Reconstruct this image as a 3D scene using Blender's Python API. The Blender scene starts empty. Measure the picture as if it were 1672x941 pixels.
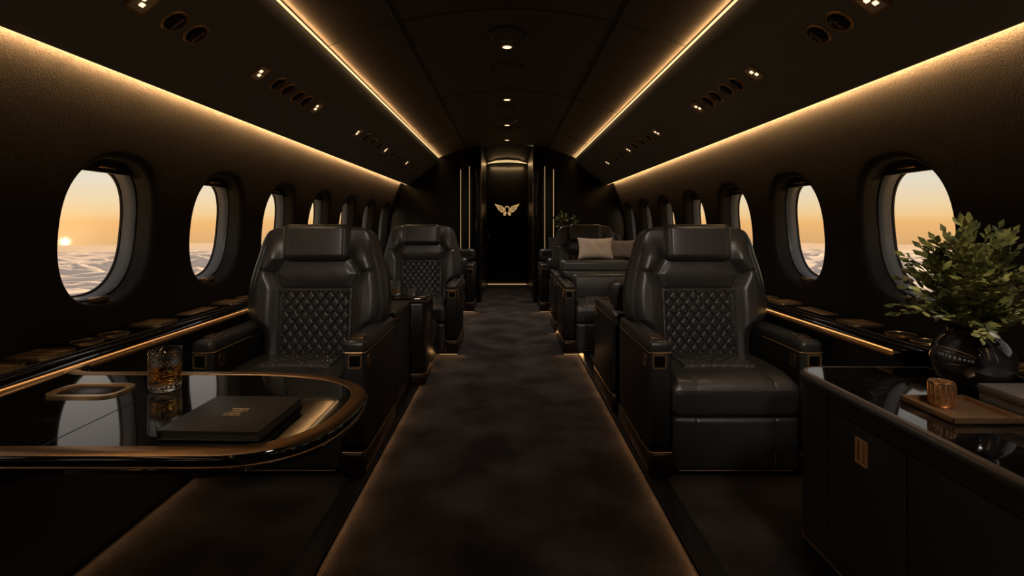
import bpy, bmesh, math, random
from mathutils import Vector, Matrix
random.seed(7)
PI = math.pi
scene = bpy.context.scene
col = scene.collection

# ------------------------------------------------------------------ materials
def newmat(name):
    m = bpy.data.materials.new(name); m.use_nodes = True
    nt = m.node_tree; b = nt.nodes['Principled BSDF']
    return m, nt, b

def mat(name, c, rough=.5, metal=0, spec=.5, coat=0, coat_r=.05, bump=None, noise=None, trans=0, ior=1.5, emit=None, es=0, sheen=0):
    """bump=(scale,strength,distance,type)  noise=(scale, c2, lo, hi)"""
    m, nt, b = newmat(name)
    b.inputs['Base Color'].default_value = (*c, 1)
    b.inputs['Roughness'].default_value = rough
    b.inputs['Metallic'].default_value = metal
    b.inputs['Specular IOR Level'].default_value = spec
    b.inputs['Coat Weight'].default_value = coat
    b.inputs['Coat Roughness'].default_value = coat_r
    b.inputs['Transmission Weight'].default_value = trans
    b.inputs['IOR'].default_value = ior
    b.inputs['Sheen Weight'].default_value = sheen
    if emit:
        b.inputs['Emission Color'].default_value = (*emit, 1)
        b.inputs['Emission Strength'].default_value = es
    tc = nt.nodes.new('ShaderNodeTexCoord')
    if bump:
        if bump[3] == 'v':
            t = nt.nodes.new('ShaderNodeTexVoronoi'); t.inputs['Scale'].default_value = bump[0]; out = t.outputs['Distance']
        else:
            t = nt.nodes.new('ShaderNodeTexNoise'); t.inputs['Scale'].default_value = bump[0]
            t.inputs['Detail'].default_value = 4; out = t.outputs['Fac']
        nt.links.new(tc.outputs['Object'], t.inputs['Vector'])
        bp = nt.nodes.new('ShaderNodeBump'); bp.inputs['Strength'].default_value = bump[1]; bp.inputs['Distance'].default_value = bump[2]
        nt.links.new(out, bp.inputs['Height']); nt.links.new(bp.outputs['Normal'], b.inputs['Normal'])
    if noise:
        t = nt.nodes.new('ShaderNodeTexNoise'); t.inputs['Scale'].default_value = noise[0]; t.inputs['Detail'].default_value = 6
        nt.links.new(tc.outputs['Object'], t.inputs['Vector'])
        r = nt.nodes.new('ShaderNodeValToRGB')
        r.color_ramp.elements[0].position = noise[2]; r.color_ramp.elements[0].color = (*c, 1)
        r.color_ramp.elements[1].position = noise[3]; r.color_ramp.elements[1].color = (*noise[1], 1)
        nt.links.new(t.outputs['Fac'], r.inputs['Fac']); nt.links.new(r.outputs['Color'], b.inputs['Base Color'])
    return m

def emis(name, c, s):
    m = bpy.data.materials.new(name); m.use_nodes = True; nt = m.node_tree
    nt.nodes.clear()
    e = nt.nodes.new('ShaderNodeEmission'); e.inputs[0].default_value = (*c, 1); e.inputs[1].default_value = s
    o = nt.nodes.new('ShaderNodeOutputMaterial'); nt.links.new(e.outputs[0], o.inputs[0])
    return m

M = {}
M['leather'] = mat('black leather', (.024, .0228, .0218), .34, bump=(260, .2, .002, 'v'), spec=.65)
M['leather2'] = mat('black quilted leather', (.022, .021, .020), .36, bump=(260, .22, .002, 'v'), spec=.5)
M['thread'] = mat('bronze tinted thread', (.16, .09, .045), .5)
M['shell'] = mat('satin black shell', (.014, .0132, .0126), .55, spec=.25, bump=(300, .08, .001, 'v'))
M['plinth'] = mat('dark bronze plinth', (.035, .022, .014), .28, metal=.7)
M['gold'] = mat('polished gold', (.80, .52, .26), .25, metal=.88)
M['gold_satin'] = mat('brushed bronze gold', (.46, .27, .13), .33, metal=1)
M['gold_dark'] = mat('dark antique gold', (.50, .32, .16), .42, metal=.75)
M['black_gloss'] = mat('black lacquer', (.004, .004, .004), .07, coat=.6, coat_r=.03)
M['black_hole'] = mat('black recess', (.002, .002, .002), .4)
M['wall'] = mat('textured dark wall leather', (.024, .0205, .018), .62, bump=(150, .7, .005, 'n'), spec=.12)
M['liner'] = mat('window liner grey', (.13, .165, .225), .30, coat=.2)
M['frame_w'] = mat('window reveal charcoal', (.010, .0105, .011), .5, spec=.3)
M['ceil'] = mat('ceiling satin black', (.030, .026, .024), .45, bump=(300, .1, .001, 'n'), spec=.4)
M['valance'] = mat('overhead panel black', (.165, .175, .195), .36, spec=.45)
M['seam'] = mat('panel seam', (.003, .003, .003), .8)
M['bulk'] = mat('bulkhead gloss', (.007, .0066, .0062), .33, spec=.35)
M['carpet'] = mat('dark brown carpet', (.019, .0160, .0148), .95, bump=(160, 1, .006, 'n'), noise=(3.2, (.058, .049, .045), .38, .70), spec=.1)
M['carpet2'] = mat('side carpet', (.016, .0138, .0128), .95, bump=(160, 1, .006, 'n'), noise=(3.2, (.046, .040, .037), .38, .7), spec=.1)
M['floorb'] = mat('black floor edging', (.006, .005, .005), .3)
M['led'] = emis('warm led strip', (1, .62, .28), 1.7)
M['led_soft'] = emis('warm led soft', (1, .60, .27), .45)
M['lamp_house'] = mat('reading light housing', (.10, .065, .035), .35, metal=.5, emit=(1, .55, .25), es=.022)  # faint emission stands in for lens light falling on the housing
M['lamp_lens'] = emis('warm lamp lens', (1, .66, .36), 2.2)
M['paper'] = mat('book pages dark', (.055, .052, .048), .6)
M['cover'] = mat('black leather cover', (.016, .015, .014), .40, bump=(350, .15, .001, 'v'))
M['cabinet'] = mat('cabinet satin black', (.021, .0198, .0192), .55, spec=.3, bump=(60, .03, .001, 'n'))
M['rim'] = mat('dark bronze rim', (.26, .21, .18), .40, metal=.85)
M['bronze'] = mat('bronze tray', (.34, .21, .115), .34, metal=.8)
M['bronze_glass'] = mat('bronze mirrored glass', (.55, .33, .17), .12, metal=.85)
M['wax'] = mat('candle wax', (.55, .42, .28), .5, emit=(1, .6, .25), es=.08)
M['stonebox'] = mat('grey brown box', (.085, .070, .062), .45, bump=(30, .08, .002, 'n'), noise=(14, (.12, .10, .09), .4, .7))
M['vase'] = mat('smoked black glass', (.016, .016, .019), .04, coat=1, coat_r=.02, noise=(9, (.05, .047, .046), .5, .75))
M['stem'] = mat('plant stem', (.05, .045, .02), .6)
M['pillow'] = mat('cream cushion cloth', (.62, .50, .39), .85, bump=(400, .4, .002, 'n'), sheen=.2)
M['pillow2'] = mat('taupe cushion cloth', (.20, .15, .115), .85, bump=(400, .4, .002, 'n'))
M['amber_w'] = mat('amber whiskey', (.97, .50, .10), .02, trans=1, ior=1.36)
M['glass'] = mat('clear glass', (1, 1, 1), .01, trans=1, ior=1.45)
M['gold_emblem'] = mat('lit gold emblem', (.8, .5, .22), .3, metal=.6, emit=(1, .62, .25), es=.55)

def marble(name, veins, rough=.06):
    m, nt, b = newmat(name)
    b.inputs['Roughness'].default_value = rough
    b.inputs['Specular IOR Level'].default_value = .75
    b.inputs['Coat Weight'].default_value = .6; b.inputs['Coat Roughness'].default_value = .02
    tc = nt.nodes.new('ShaderNodeTexCoord')
    n = nt.nodes.new('ShaderNodeTexNoise'); n.inputs['Scale'].default_value = 4.5; n.inputs['Detail'].default_value = 9
    n.inputs['Distortion'].default_value = 1.3
    mp = nt.nodes.new('ShaderNodeMapping'); mp.inputs['Scale'].default_value = (1, 2.6, 1); mp.inputs['Rotation'].default_value = (0, 0, .5)
    nt.links.new(tc.outputs['Object'], mp.inputs['Vector']); nt.links.new(mp.outputs[0], n.inputs['Vector'])
    r = nt.nodes.new('ShaderNodeValToRGB'); e = r.color_ramp.elements
    e[0].position = .492; e[0].color = (.0035, .0032, .003, 1)
    e[1].position = .512; e[1].color = (.0035, .0032, .003, 1)
    k = r.color_ramp.elements.new(.502); k.color = (*veins, 1)
    nt.links.new(n.outputs['Fac'], r.inputs['Fac'])
    n2 = nt.nodes.new('ShaderNodeTexNoise'); n2.inputs['Scale'].default_value = 2.5
    nt.links.new(tc.outputs['Object'], n2.inputs['Vector'])
    r2 = nt.nodes.new('ShaderNodeValToRGB'); r2.color_ramp.elements[0].position = .5; r2.color_ramp.elements[1].position = .68
    nt.links.new(n2.outputs['Fac'], r2.inputs['Fac'])
    mx = nt.nodes.new('ShaderNodeMix'); mx.data_type = 'RGBA'
    mx.inputs['A'].default_value = (.0035, .0032, .003, 1)
    nt.links.new(r2.outputs['Color'], mx.inputs['Factor']); nt.links.new(r.outputs['Color'], mx.inputs['B'])
    nt.links.new(mx.outputs['Result'], b.inputs['Base Color'])
    return m
M['marble'] = marble('black marble', (.05, .035, .022))
M['marble2'] = marble('black marble cabinet top', (.12, .075, .045))

def pane_mat():
    m = bpy.data.materials.new('window pane'); m.use_nodes = True; nt = m.node_tree; nt.nodes.clear()
    t = nt.nodes.new('ShaderNodeBsdfTransparent'); t.inputs[0].default_value = (.97, .97, .97, 1)
    g = nt.nodes.new('ShaderNodeBsdfGlossy'); g.inputs['Roughness'].default_value = .03
    mx = nt.nodes.new('ShaderNodeMixShader'); mx.inputs[0].default_value = .04
    o = nt.nodes.new('ShaderNodeOutputMaterial')
    nt.links.new(t.outputs[0], mx.inputs[1]); nt.links.new(g.outputs[0], mx.inputs[2]); nt.links.new(mx.outputs[0], o.inputs[0])
    return m
M['pane'] = pane_mat()
M['gold_print'] = mat('gold foil print', (.75, .48, .24), .5, metal=.2)

def leaf_mat():
    m, nt, b = newmat('green leaves')
    g = nt.nodes.new('ShaderNodeTexCoord'); n = nt.nodes.new('ShaderNodeTexNoise'); n.inputs['Scale'].default_value = 22
    nt.links.new(g.outputs['Object'], n.inputs['Vector'])
    r = nt.nodes.new('ShaderNodeValToRGB')
    r.color_ramp.elements[0].position = .35; r.color_ramp.elements[0].color = (.036, .050, .014, 1)
    r.color_ramp.elements[1].position = .7; r.color_ramp.elements[1].color = (.25, .245, .07, 1)
    nt.links.new(n.outputs['Fac'], r.inputs['Fac']); nt.links.new(r.outputs['Color'], b.inputs['Base Color'])
    b.inputs['Roughness'].default_value = .42
    return m
M['leaf'] = leaf_mat()

def crystal_mat():
    m, nt, b = newmat('cut crystal')
    b.inputs['Base Color'].default_value = (1, 1, 1, 1); b.inputs['Roughness'].default_value = .01
    b.inputs['Transmission Weight'].default_value = 1; b.inputs['IOR'].default_value = 1.5
    tc = nt.nodes.new('ShaderNodeTexCoord'); sp = nt.nodes.new('ShaderNodeSeparateXYZ')
    nt.links.new(tc.outputs['Object'], sp.inputs[0])
    at = nt.nodes.new('ShaderNodeMath'); at.operation = 'ARCTAN2'
    nt.links.new(sp.outputs['Y'], at.inputs[0]); nt.links.new(sp.outputs['X'], at.inputs[1])
    def fam(sgn):
        a = nt.nodes.new('ShaderNodeMath'); a.operation = 'MULTIPLY'; a.inputs[1].default_value = 10
        nt.links.new(at.outputs[0], a.inputs[0])
        z = nt.nodes.new('ShaderNodeMath'); z.operation = 'MULTIPLY_ADD'; z.inputs[1].default_value = sgn * 230
        nt.links.new(sp.outputs['Z'], z.inputs[0]); nt.links.new(a.outputs[0], z.inputs[2])
        s = nt.nodes.new('ShaderNodeMath'); s.operation = 'SINE'; nt.links.new(z.outputs[0], s.inputs[0])
        ab = nt.nodes.new('ShaderNodeMath'); ab.operation = 'ABSOLUTE'; nt.links.new(s.outputs[0], ab.inputs[0])
        return ab
    f1, f2 = fam(1), fam(-1)
    mn = nt.nodes.new('ShaderNodeMath'); mn.operation = 'MINIMUM'
    nt.links.new(f1.outputs[0], mn.inputs[0]); nt.links.new(f2.outputs[0], mn.inputs[1])
    bp = nt.nodes.new('ShaderNodeBump'); bp.inputs['Strength'].default_value = .35; bp.inputs['Distance'].default_value = .002
    nt.links.new(mn.outputs[0], bp.inputs['Height']); nt.links.new(bp.outputs['Normal'], b.inputs['Normal'])
    return m
M['crystal'] = crystal_mat()

# ------------------------------------------------------------------ mesh builder
class MB:
    def __init__(s): s.v = []; s.f = []
    def add(s, vs, fs):
        o = len(s.v); s.v += [tuple(p) for p in vs]; s.f += [tuple(i + o for i in f) for f in fs]; return s
    def rbox(s, c, size, r=.01, seg=2, rot=None):
        bm = bmesh.new(); bmesh.ops.create_cube(bm, size=1)
        for v in bm.verts: v.co = Vector((v.co.x * size[0], v.co.y * size[1], v.co.z * size[2]))
        r = min(r, min(size) * .49)
        if r > 0: bmesh.ops.bevel(bm, geom=list(bm.edges) + list(bm.verts), offset=r, segments=seg, profile=.5, affect='EDGES')
        if rot: bmesh.ops.rotate(bm, verts=bm.verts, cent=(0, 0, 0), matrix=rot)
        bm.verts.index_update()
        s.add([v.co + Vector(c) for v in bm.verts], [[v.index for v in f.verts] for f in bm.faces]); bm.free(); return s
    def bx(s, x0, x1, y0, y1, z0, z1, r=.006, seg=2):
        return s.rbox(((x0 + x1) / 2, (y0 + y1) / 2, (z0 + z1) / 2), (abs(x1 - x0), abs(y1 - y0), abs(z1 - z0)), r, seg)
    def tube(s, pts, r, n=8, closed=False, cap=True):
        pts = [Vector(p) for p in pts]; N = len(pts); vs = []; fs = []
        rr = r if isinstance(r, (list, tuple)) else [r] * N
        up = None
        for i, p in enumerate(pts):
            a = pts[(i - 1) % N] if (closed or i > 0) else p
            b = pts[(i + 1) % N] if (closed or i < N - 1) else p
            t = (b - a).normalized()
            if up is None: up = Vector((0, 0, 1)) if abs(t.z) < .9 else Vector((1, 0, 0))
            x = t.cross(up).normalized(); y = x.cross(t).normalized(); up = y
            for k in range(n):
                an = 2 * PI * k / n; vs.append(p + (x * math.cos(an) + y * math.sin(an)) * rr[i])
        for i in range(N if closed else N - 1):
            j = (i + 1) % N
            for k in range(n): fs.append((i * n + k, i * n + (k + 1) % n, j * n + (k + 1) % n, j * n + k))
        if not closed and cap: fs.append(tuple(range(n))); fs.append(tuple((N - 1) * n + k for k in reversed(range(n))))
        return s.add(vs, fs)
    def lathe(s, prof, n=40, c=(0, 0, 0), capb=True, capt=False):
        vs = []; fs = []
        for (r, z) in prof:
            for k in range(n): a = 2 * PI * k / n; vs.append((c[0] + r * math.cos(a), c[1] + r * math.sin(a), c[2] + z))
        for i in range(len(prof) - 1):
            for k in range(n): fs.append((i * n + k, i * n + (k + 1) % n, (i + 1) * n + (k + 1) % n, (i + 1) * n + k))
        if capb: fs.append(tuple(reversed(range(n))))
        if capt: fs.append(tuple((len(prof) - 1) * n + k for k in range(n)))
        return s.add(vs, fs)
    def prism(s, poly, z0, z1, f=None):
        """poly in xy extruded z (f maps (x,y,z) to final)"""
        f = f or (lambda x, y, z: (x, y, z)); n = len(poly)
        vs = [f(x, y, z0) for x, y in poly] + [f(x, y, z1) for x, y in poly]
        fs = [tuple(reversed(range(n))), tuple(range(n, 2 * n))] + [(i, (i + 1) % n, n + (i + 1) % n, n + i) for i in range(n)]
        return s.add(vs, fs)
    def ringstack(s, rings, cap0=False, cap1=False, closed=True):
        n = len(rings[0]); vs = [p for r in rings for p in r]; fs = []
        for i in range(len(rings) - 1):
            for k in range(n if closed else n - 1):
                fs.append((i * n + k, i * n + (k + 1) % n, (i + 1) * n + (k + 1) % n, (i + 1) * n + k))
        if cap0: fs.append(tuple(reversed(range(n))))
        if cap1: fs.append(tuple((len(rings) - 1) * n + k for k in range(n)))
        return s.add(vs, fs)
    def sweepY(s, prof, y0, y1, ny=1):
        """open profile [(x,z)] extruded along Y"""
        rings = [[(x, y0 + (y1 - y0) * j / ny, z) for x, z in prof] for j in range(ny + 1)]
        return s.ringstack(rings, closed=False)
    def rrect(s, c, w, h, t, wall, axis='y', r=.01, d=.004):
        """rectangular rounded ring frame; axis = normal axis"""
        def pt(a, b, n):
            if axis == 'y': return (c[0] + a, c[1] + n, c[2] + b)
            if axis == 'x': return (c[0] + n, c[1] + a, c[2] + b)
            return (c[0] + a, c[1] + b, c[2] + n)
        def loop(w, h, r):
            o = []
            for (sx, sy, a0) in ((1, 1, 0), (-1, 1, 90), (-1, -1, 180), (1, -1, 270)):
                for k in range(5):
                    a = math.radians(a0 + 22.5 * k); o.append((sx * (w / 2 - r) + r * math.cos(a), sy * (h / 2 - r) + r * math.sin(a)))
            return o
        lo = loop(w, h, r); li = loop(w - 2 * wall, h - 2 * wall, max(r - wall, .001))
        rings = [[pt(a, b, -d) for a, b in lo], [pt(a, b, d) for a, b in lo], [pt(a, b, d) for a, b in li], [pt(a, b, -d) for a, b in li], [pt(a, b, -d) for a, b in lo]]
        return s.ringstack(rings)
    def obj(s, name, m, parent=None, loc=None, smooth=True, ang=38, mats=None):
        me = bpy.data.meshes.new(name); me.from_pydata(s.v, [], s.f); me.update()
        bm = bmesh.new(); bm.from_mesh(me); bmesh.ops.recalc_face_normals(bm, faces=bm.faces); bm.to_mesh(me); bm.free()
        if smooth:
            me.shade_smooth(); me.set_sharp_from_angle(angle=math.radians(ang))
        me.materials.append(m)
        o = bpy.data.objects.new(name, me); col.objects.link(o)
        if parent: o.parent = parent
        if loc: o.location = loc
        return o

def tag(o, label=None, cat=None, group=None, kind=None):
    if label: o['label'] = label
    if cat: o['category'] = cat
    if group: o['group'] = group
    if kind: o['kind'] = kind
    return o
def thing(name, label, cat, loc=(0, 0, 0), rz=0, group=None):
    o = bpy.data.objects.new(name, None); o.empty_display_size = .1; col.objects.link(o)
    o.location = loc; o.rotation_euler = (0, 0, rz); return tag(o, label, cat, group)
def struct(mb, name, m, parent=None, **k):
    o = mb.obj(name, m, parent, **k)
    if not parent: o['kind'] = 'structure'
    return o
def copy_tree(o, parent=None):
    c = o.copy(); col.objects.link(c)
    if parent: c.parent = parent
    for ch in list(o.children): copy_tree(ch, c)
    return c
def dup(root, loc, rz, label, group=None, scale=1):
    c = copy_tree(root); c.location = loc; c.rotation_euler = (0, 0, rz); c['label'] = label; c.scale = (scale,) * 3
    if group: c['group'] = group
    return c
def sstep(a, b, x):
    t = max(0, min(1, (x - a) / (b - a))); return t * t * (3 - 2 * t)
def interp(tab, x):
    if x <= tab[0][0]: return tab[0][1]
    for (a, va), (b, vb) in zip(tab, tab[1:]):
        if x <= b: return va + (vb - va) * (x - a) / (b - a)
    return tab[-1][1]
def csmooth(tab, x):
    """catmull interpolation"""
    n = len(tab)
    if x <= tab[0][0]: return tab[0][1]
    if x >= tab[-1][0]: return tab[-1][1]
    for i in range(n - 1):
        if x <= tab[i + 1][0]:
            a, b = tab[i], tab[i + 1]; h = b[0] - a[0]; t = (x - a[0]) / h
            m0 = (b[1] - tab[i - 1][1]) / (b[0] - tab[i - 1][0]) if i > 0 else (b[1] - a[1]) / h
            m1 = (tab[i + 2][1] - a[1]) / (tab[i + 2][0] - a[0]) if i < n - 2 else (b[1] - a[1]) / h
            return (2*t**3-3*t*t+1)*a[1] + (t**3-2*t*t+t)*h*m0 + (-2*t**3+3*t*t)*b[1] + (t**3-t*t)*h*m1
def segd(px, py, a, b):
    ax, ay = a; bx, by = b; dx, dy = bx - ax, by - ay
    t = max(0, min(1, ((px - ax) * dx + (py - ay) * dy) / (dx * dx + dy * dy)))
    return math.hypot(px - ax - t * dx, py - ay - t * dy)

def slab(s0, s1, hw, th, frame, disp=None, N=40, M_=40, rend=.03, rc=.03, K=5):
    """Puffy padded slab. hw(s) half width, th(s) thickness, frame(s)->(pos, normal); width axis is X."""
    mb = MB(); rings = []
    L = s1 - s0
    svals = []
    ke = 6
    for i in range(ke): svals.append(s0 + rend * (1 - math.cos(PI / 2 * i / ke)))
    for i in range(M_ + 1): svals.append(s0 + rend + (L - 2 * rend) * i / M_)
    for i in range(1, ke + 1): svals.append(s1 - rend + rend * math.sin(PI / 2 * i / ke))
    for sv in svals:
        q = 0
        if sv < s0 + rend: q = (s0 + rend - sv) / rend
        if sv > s1 - rend: q = (sv - s1 + rend) / rend
        sh = rend * (1 - math.sqrt(max(0, 1 - q * q)))
        h = max(th(sv) - 2 * min(sh, th(sv) * .46), .004); w = hw(sv) - sh
        r = min(rc, h * .49); P, Nn = frame(sv); P = Vector(P); Nn = Vector(Nn)
        ring = []
        def put(x, n): ring.append(P + Vector((x, 0, 0)) + Nn * n)
        for i in range(N + 1):
            x = -(w - r) + 2 * (w - r) * i / N
            d = 0
            if disp: d = disp(x, sv) * (1 - q)
            put(x, h / 2 + d)
        for k in range(1, K): a = PI / 2 * k / K; put(w - r + r * math.sin(a), h / 2 - r + r * math.cos(a))
        put(w, h / 2 - r); put(w, -h / 2 + r)
        for k in range(1, K): a = PI / 2 * k / K; put(w - r + r * math.cos(a), -h / 2 + r - r * math.sin(a))
        for i in range(5): put((w - r) * (1 - i / 2), -h / 2)
        for k in range(1, K): a = PI / 2 * k / K; put(-(w - r) - r * math.sin(a), -h / 2 + r - r * math.cos(a))
        put(-w, -h / 2 + r); put(-w, h / 2 - r)
        for k in range(1, K): a = PI / 2 * k / K; put(-(w - r) - r * math.cos(a), h / 2 - r + r * math.sin(a))
        rings.append(ring)
    mb.ringstack(rings, True, True)
    return mb

# ------------------------------------------------------------------ camera
H = 1.2; F = 820.0
cam = bpy.data.cameras.new('camera'); camo = bpy.data.objects.new('camera', cam); col.objects.link(camo)
camo.location = (0, 0, H); camo.rotation_euler = (PI / 2, 0, 0)
cam.sensor_width = 36; cam.lens = F / 1672 * 36; cam.shift_x = 8 / 1672; cam.shift_y = -104.5 / 1672
cam.clip_start = .05; cam.clip_end = 30000
scene.camera = camo

Y0, Y1 = -2.6, 7.66
# ------------------------------------------------------------------ shell: walls with oval windows
WX = [(.60, 1.83), (.72, 1.825), (1.0, 1.81), (1.2, 1.795), (1.4, 1.765), (1.6, 1.71), (1.8, 1.63), (1.92, 1.565)]
def wallx(z): return csmooth(WX, z)
ZC, WA, WB, SE = 1.168, .268, .333, 2.5
PITCH = .84; WY = [2.295 + PITCH * k for k in range(-5, 7)]
def oval(t, a, b):
    c, s = math.cos(t), math.sin(t)
    return (a * math.copysign(abs(c) ** (2 / SE), c), b * math.copysign(abs(s) ** (2 / SE), s))
NA = 72
def wallcell(mb, yc, sgn):
    rings = []
    ys, z0, z1 = PITCH / 2, .60, 1.92
    for r in [1.0, 1.012, 1.03, 1.055, 1.09, 1.14, 1.25, -.35, -.7, -1]:
        ring = []
        for k in range(NA):
            t = 2 * PI * k / NA; y, z = oval(t, WA, WB)
            if r > 0: y2, z2 = y * (1 + (r - 1) * 1.0), z * (1 + (r - 1)); rr = r
            else:
                c, s = math.cos(t), math.sin(t)
                # ray to rectangle
                zz = (z1 - ZC) if s > 0 else (ZC - z0)
                m = max(abs(c) / ys, abs(s) / zz); yb, zb = c / m, s / m
                if r == -1: y2, z2 = yb, zb
                else: q = -r; y2 = y * 1.25 * (1 - q) + yb * q; z2 = z * 1.25 * (1 - q) + zb * q
                rr = 9
            dx = .016 * math.exp(-((rr - 1) / .030)) if rr < 3 else 0
            z2 += ZC
            ring.append((sgn * (wallx(z2) + dx), yc + y2, z2))
        rings.append(ring)
    # make sure cell corners are present
    for k0, (yy, zz) in {}.items(): pass
    mb.ringstack(rings)
for side, sgn in (('left', -1), ('right', 1)):
    mb = MB()
    for yc in WY: wallcell(mb, yc, sgn)
    struct(mb, 'wall_' + side, M['wall'], ang=60)
    # backing strip hides corner gaps of the cells, and closes below ledge
    mb = MB(); mb.sweepY([(sgn * 1.83, .62), (sgn * 1.67, .60), (sgn * 1.67, 0)], Y0, Y1)
    struct(mb, 'wall_lower_' + side, M['cabinet'])

# windows
def make_window(n):
    w = bpy.data.objects.new('window_%d' % n, None); col.objects.link(w); w['kind'] = 'structure'
    def ring(r, d, x=None):
        o = []
        for k in range(NA):
            y, z = oval(2 * PI * k / NA, WA * r, WB * r)
            o.append(((wallx(z + ZC) if x is None else x) + d, y, z + ZC))
        return o
    MB().ringstack([ring(1, .0159), ring(.992, .020), ring(.984, .030), ring(.968, .088), ring(.945, .092)]).obj('window_frame', M['frame_w'], w, ang=50)
    MB().ringstack([ring(.945, .092), ring(.935, .096), ring(.915, .125), ring(.905, .150)]).obj('window_liner', M['liner'], w)
    MB().ringstack([ring(.905, .150), ring(.885, .152), ring(.880, .160), ring(.95, .165)]).obj('gasket', M['black_hole'], w)
    MB().add(ring(.895, .157), [tuple(range(NA))]).obj('pane', M['pane'], w, smooth=False)
    # raised shade
    zc = .268; pts = [p for p in ring(.968, .080) if p[2] - ZC > zc]
    pts = sorted(pts, key=lambda p: p[1])
    xb = pts[0][0] + .004
    pts = [(xb, pts[0][1] - .01, ZC + zc)] + pts + [(xb, pts[-1][1] + .01, ZC + zc)]
    mb = MB(); n_ = len(pts); mb.add(pts + [(p[0] + .02, p[1], p[2]) for p in pts], [tuple(range(n_)), tuple(reversed(range(n_, 2 * n_)))] + [(i, (i + 1) % n_, n_ + (i + 1) % n_, n_ + i) for i in range(n_)])
    sh = mb.obj('window_shade', M['frame_w'], w)
    MB().rbox((wallx(ZC + .29) + .074, 0, ZC + .290), (.014, .10, .008), .003).obj('shade_handle', M['gold_satin'], sh)
    MB().rbox((wallx(ZC - .30) + .052, 0, ZC - .312), (.036, .09, .024), .005).rbox((wallx(ZC - .30) + .047, 0, ZC - .3055), (.02, .06, .006), .002).obj('latch', M['bronze_glass'], w)
    return w
w0 = make_window(1); w0.location = (0, WY[0], 0)
n = 2
for yc in WY[1:]:
    c = copy_tree(w0); c.name = 'window_%d' % n; n += 1; c.location = (0, yc, 0)
for yc in WY:
    c = copy_tree(w0); c.name = 'window_%d' % n; n += 1; c.location = (0, yc, 0); c.rotation_euler = (0, 0, PI)

# ceiling vault
XC, ZCV, ZT = 1.02, 2.212, 2.425
R_ = (XC * XC + (ZT - ZCV) ** 2) / (2 * (ZT - ZCV)); CZ = ZT - R_
def vz(x): return CZ + math.sqrt(R_ * R_ - x * x)
mb = MB(); prof = [(XC + .05, ZCV + .02)] + [(XC * (1 - 2 * i / 40), vz(XC * (1 - 2 * i / 40))) for i in range(41)] + [(-XC - .05, ZCV + .02)]
mb.sweepY(prof, Y0, Y1 + .1, 4); struct(mb, 'ceiling', M['ceil'])
mb = MB()
for ys in (1.35, 2.86, 4.6, 6.35):
    mb.tube([(XC * (1 - 2 * i / 40), ys, vz(XC * (1 - 2 * i / 40)) - .001) for i in range(41)], .0045, 6)
for xs in (-.63, .63): mb.tube([(xs, Y0, vz(xs) - .001), (xs, Y1, vz(xs) - .001)], .0035, 6)
mb.bx(-.006, .006, 1.0, 2.86, ZT - .004, ZT + .002, .001)
struct(mb, 'trim_1', M['seam'])
# valances (overhead side panels)
k = 2
for side, sgn in (('left', -1), ('right', 1)):
    prof = [(1.06, 2.30), (1.042, 2.22), (1.042, 2.205), (1.050, 2.150), (1.062, 2.133), (1.09, 2.110), (1.29, 1.962), (1.40, 1.876), (1.47, 1.812), (1.497, 1.791), (1.510, 1.790), (1.517, 1.797), (1.515, 1.84), (1.49, 1.92), (1.75, 1.96)]
    mb = MB(); mb.sweepY([(sgn * x, z) for x, z in prof], Y0, Y1, 2); struct(mb, 'trim_%d' % k, M['valance'], ang=50); k += 1
    for ys in (1.35, 4.0):
        pass
    # upper strip
    mb = MB(); mb.sweepY([(sgn * 1.026, 2.2115), (sgn * 1.037, 2.2060)], Y0, Y1 - .02)
    tag(mb.obj('light_strip', M['led']), 'warm light strip along the %s edge of the central ceiling vault' % side, 'light strip', 'cove light strips')
    mb = MB(); mb.sweepY([(sgn * 1.519, 1.7945), (sgn * 1.536, 1.7965)], Y0, Y1 - .02)
    tag(mb.obj('light_strip', M['led']), 'warm light strip washing the %s window wall under the overhead panel' % side, 'light strip', 'cove light strips')

def area(name, loc, rot, sx, sy, power, c=(1, .62, .28), spread=PI):
    l = bpy.data.lights.new(name, 'AREA'); l.shape = 'RECTANGLE'; l.size = sx; l.size_y = sy; l.energy = power; l.color = c; l.spread = spread
    o = bpy.data.objects.new(name, l); col.objects.link(o); o.location = loc
    o.rotation_euler = rot; return o
def aim(o, d):
    o.rotation_euler = Vector(d).to_track_quat('-Z', 'Y').to_euler()
LY = (Y0 + Y1) / 2; LL = Y1 - Y0 - .1
for sgn in (-1, 1):
    o = area('wall_wash_lamp', (sgn * 1.582, LY, 1.840), (0, 0, 0), .014, LL, 120, (1, .58, .24), 1.6); o.rotation_euler = (0, sgn * -1.12, 0)
    o = area('vault_lamp', (sgn * 1.012, LY, 2.200), (0, 0, 0), .010, LL, 26, (1, .56, .22), 1.9); o.rotation_euler = (0, PI - sgn * .55, 0)

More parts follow.
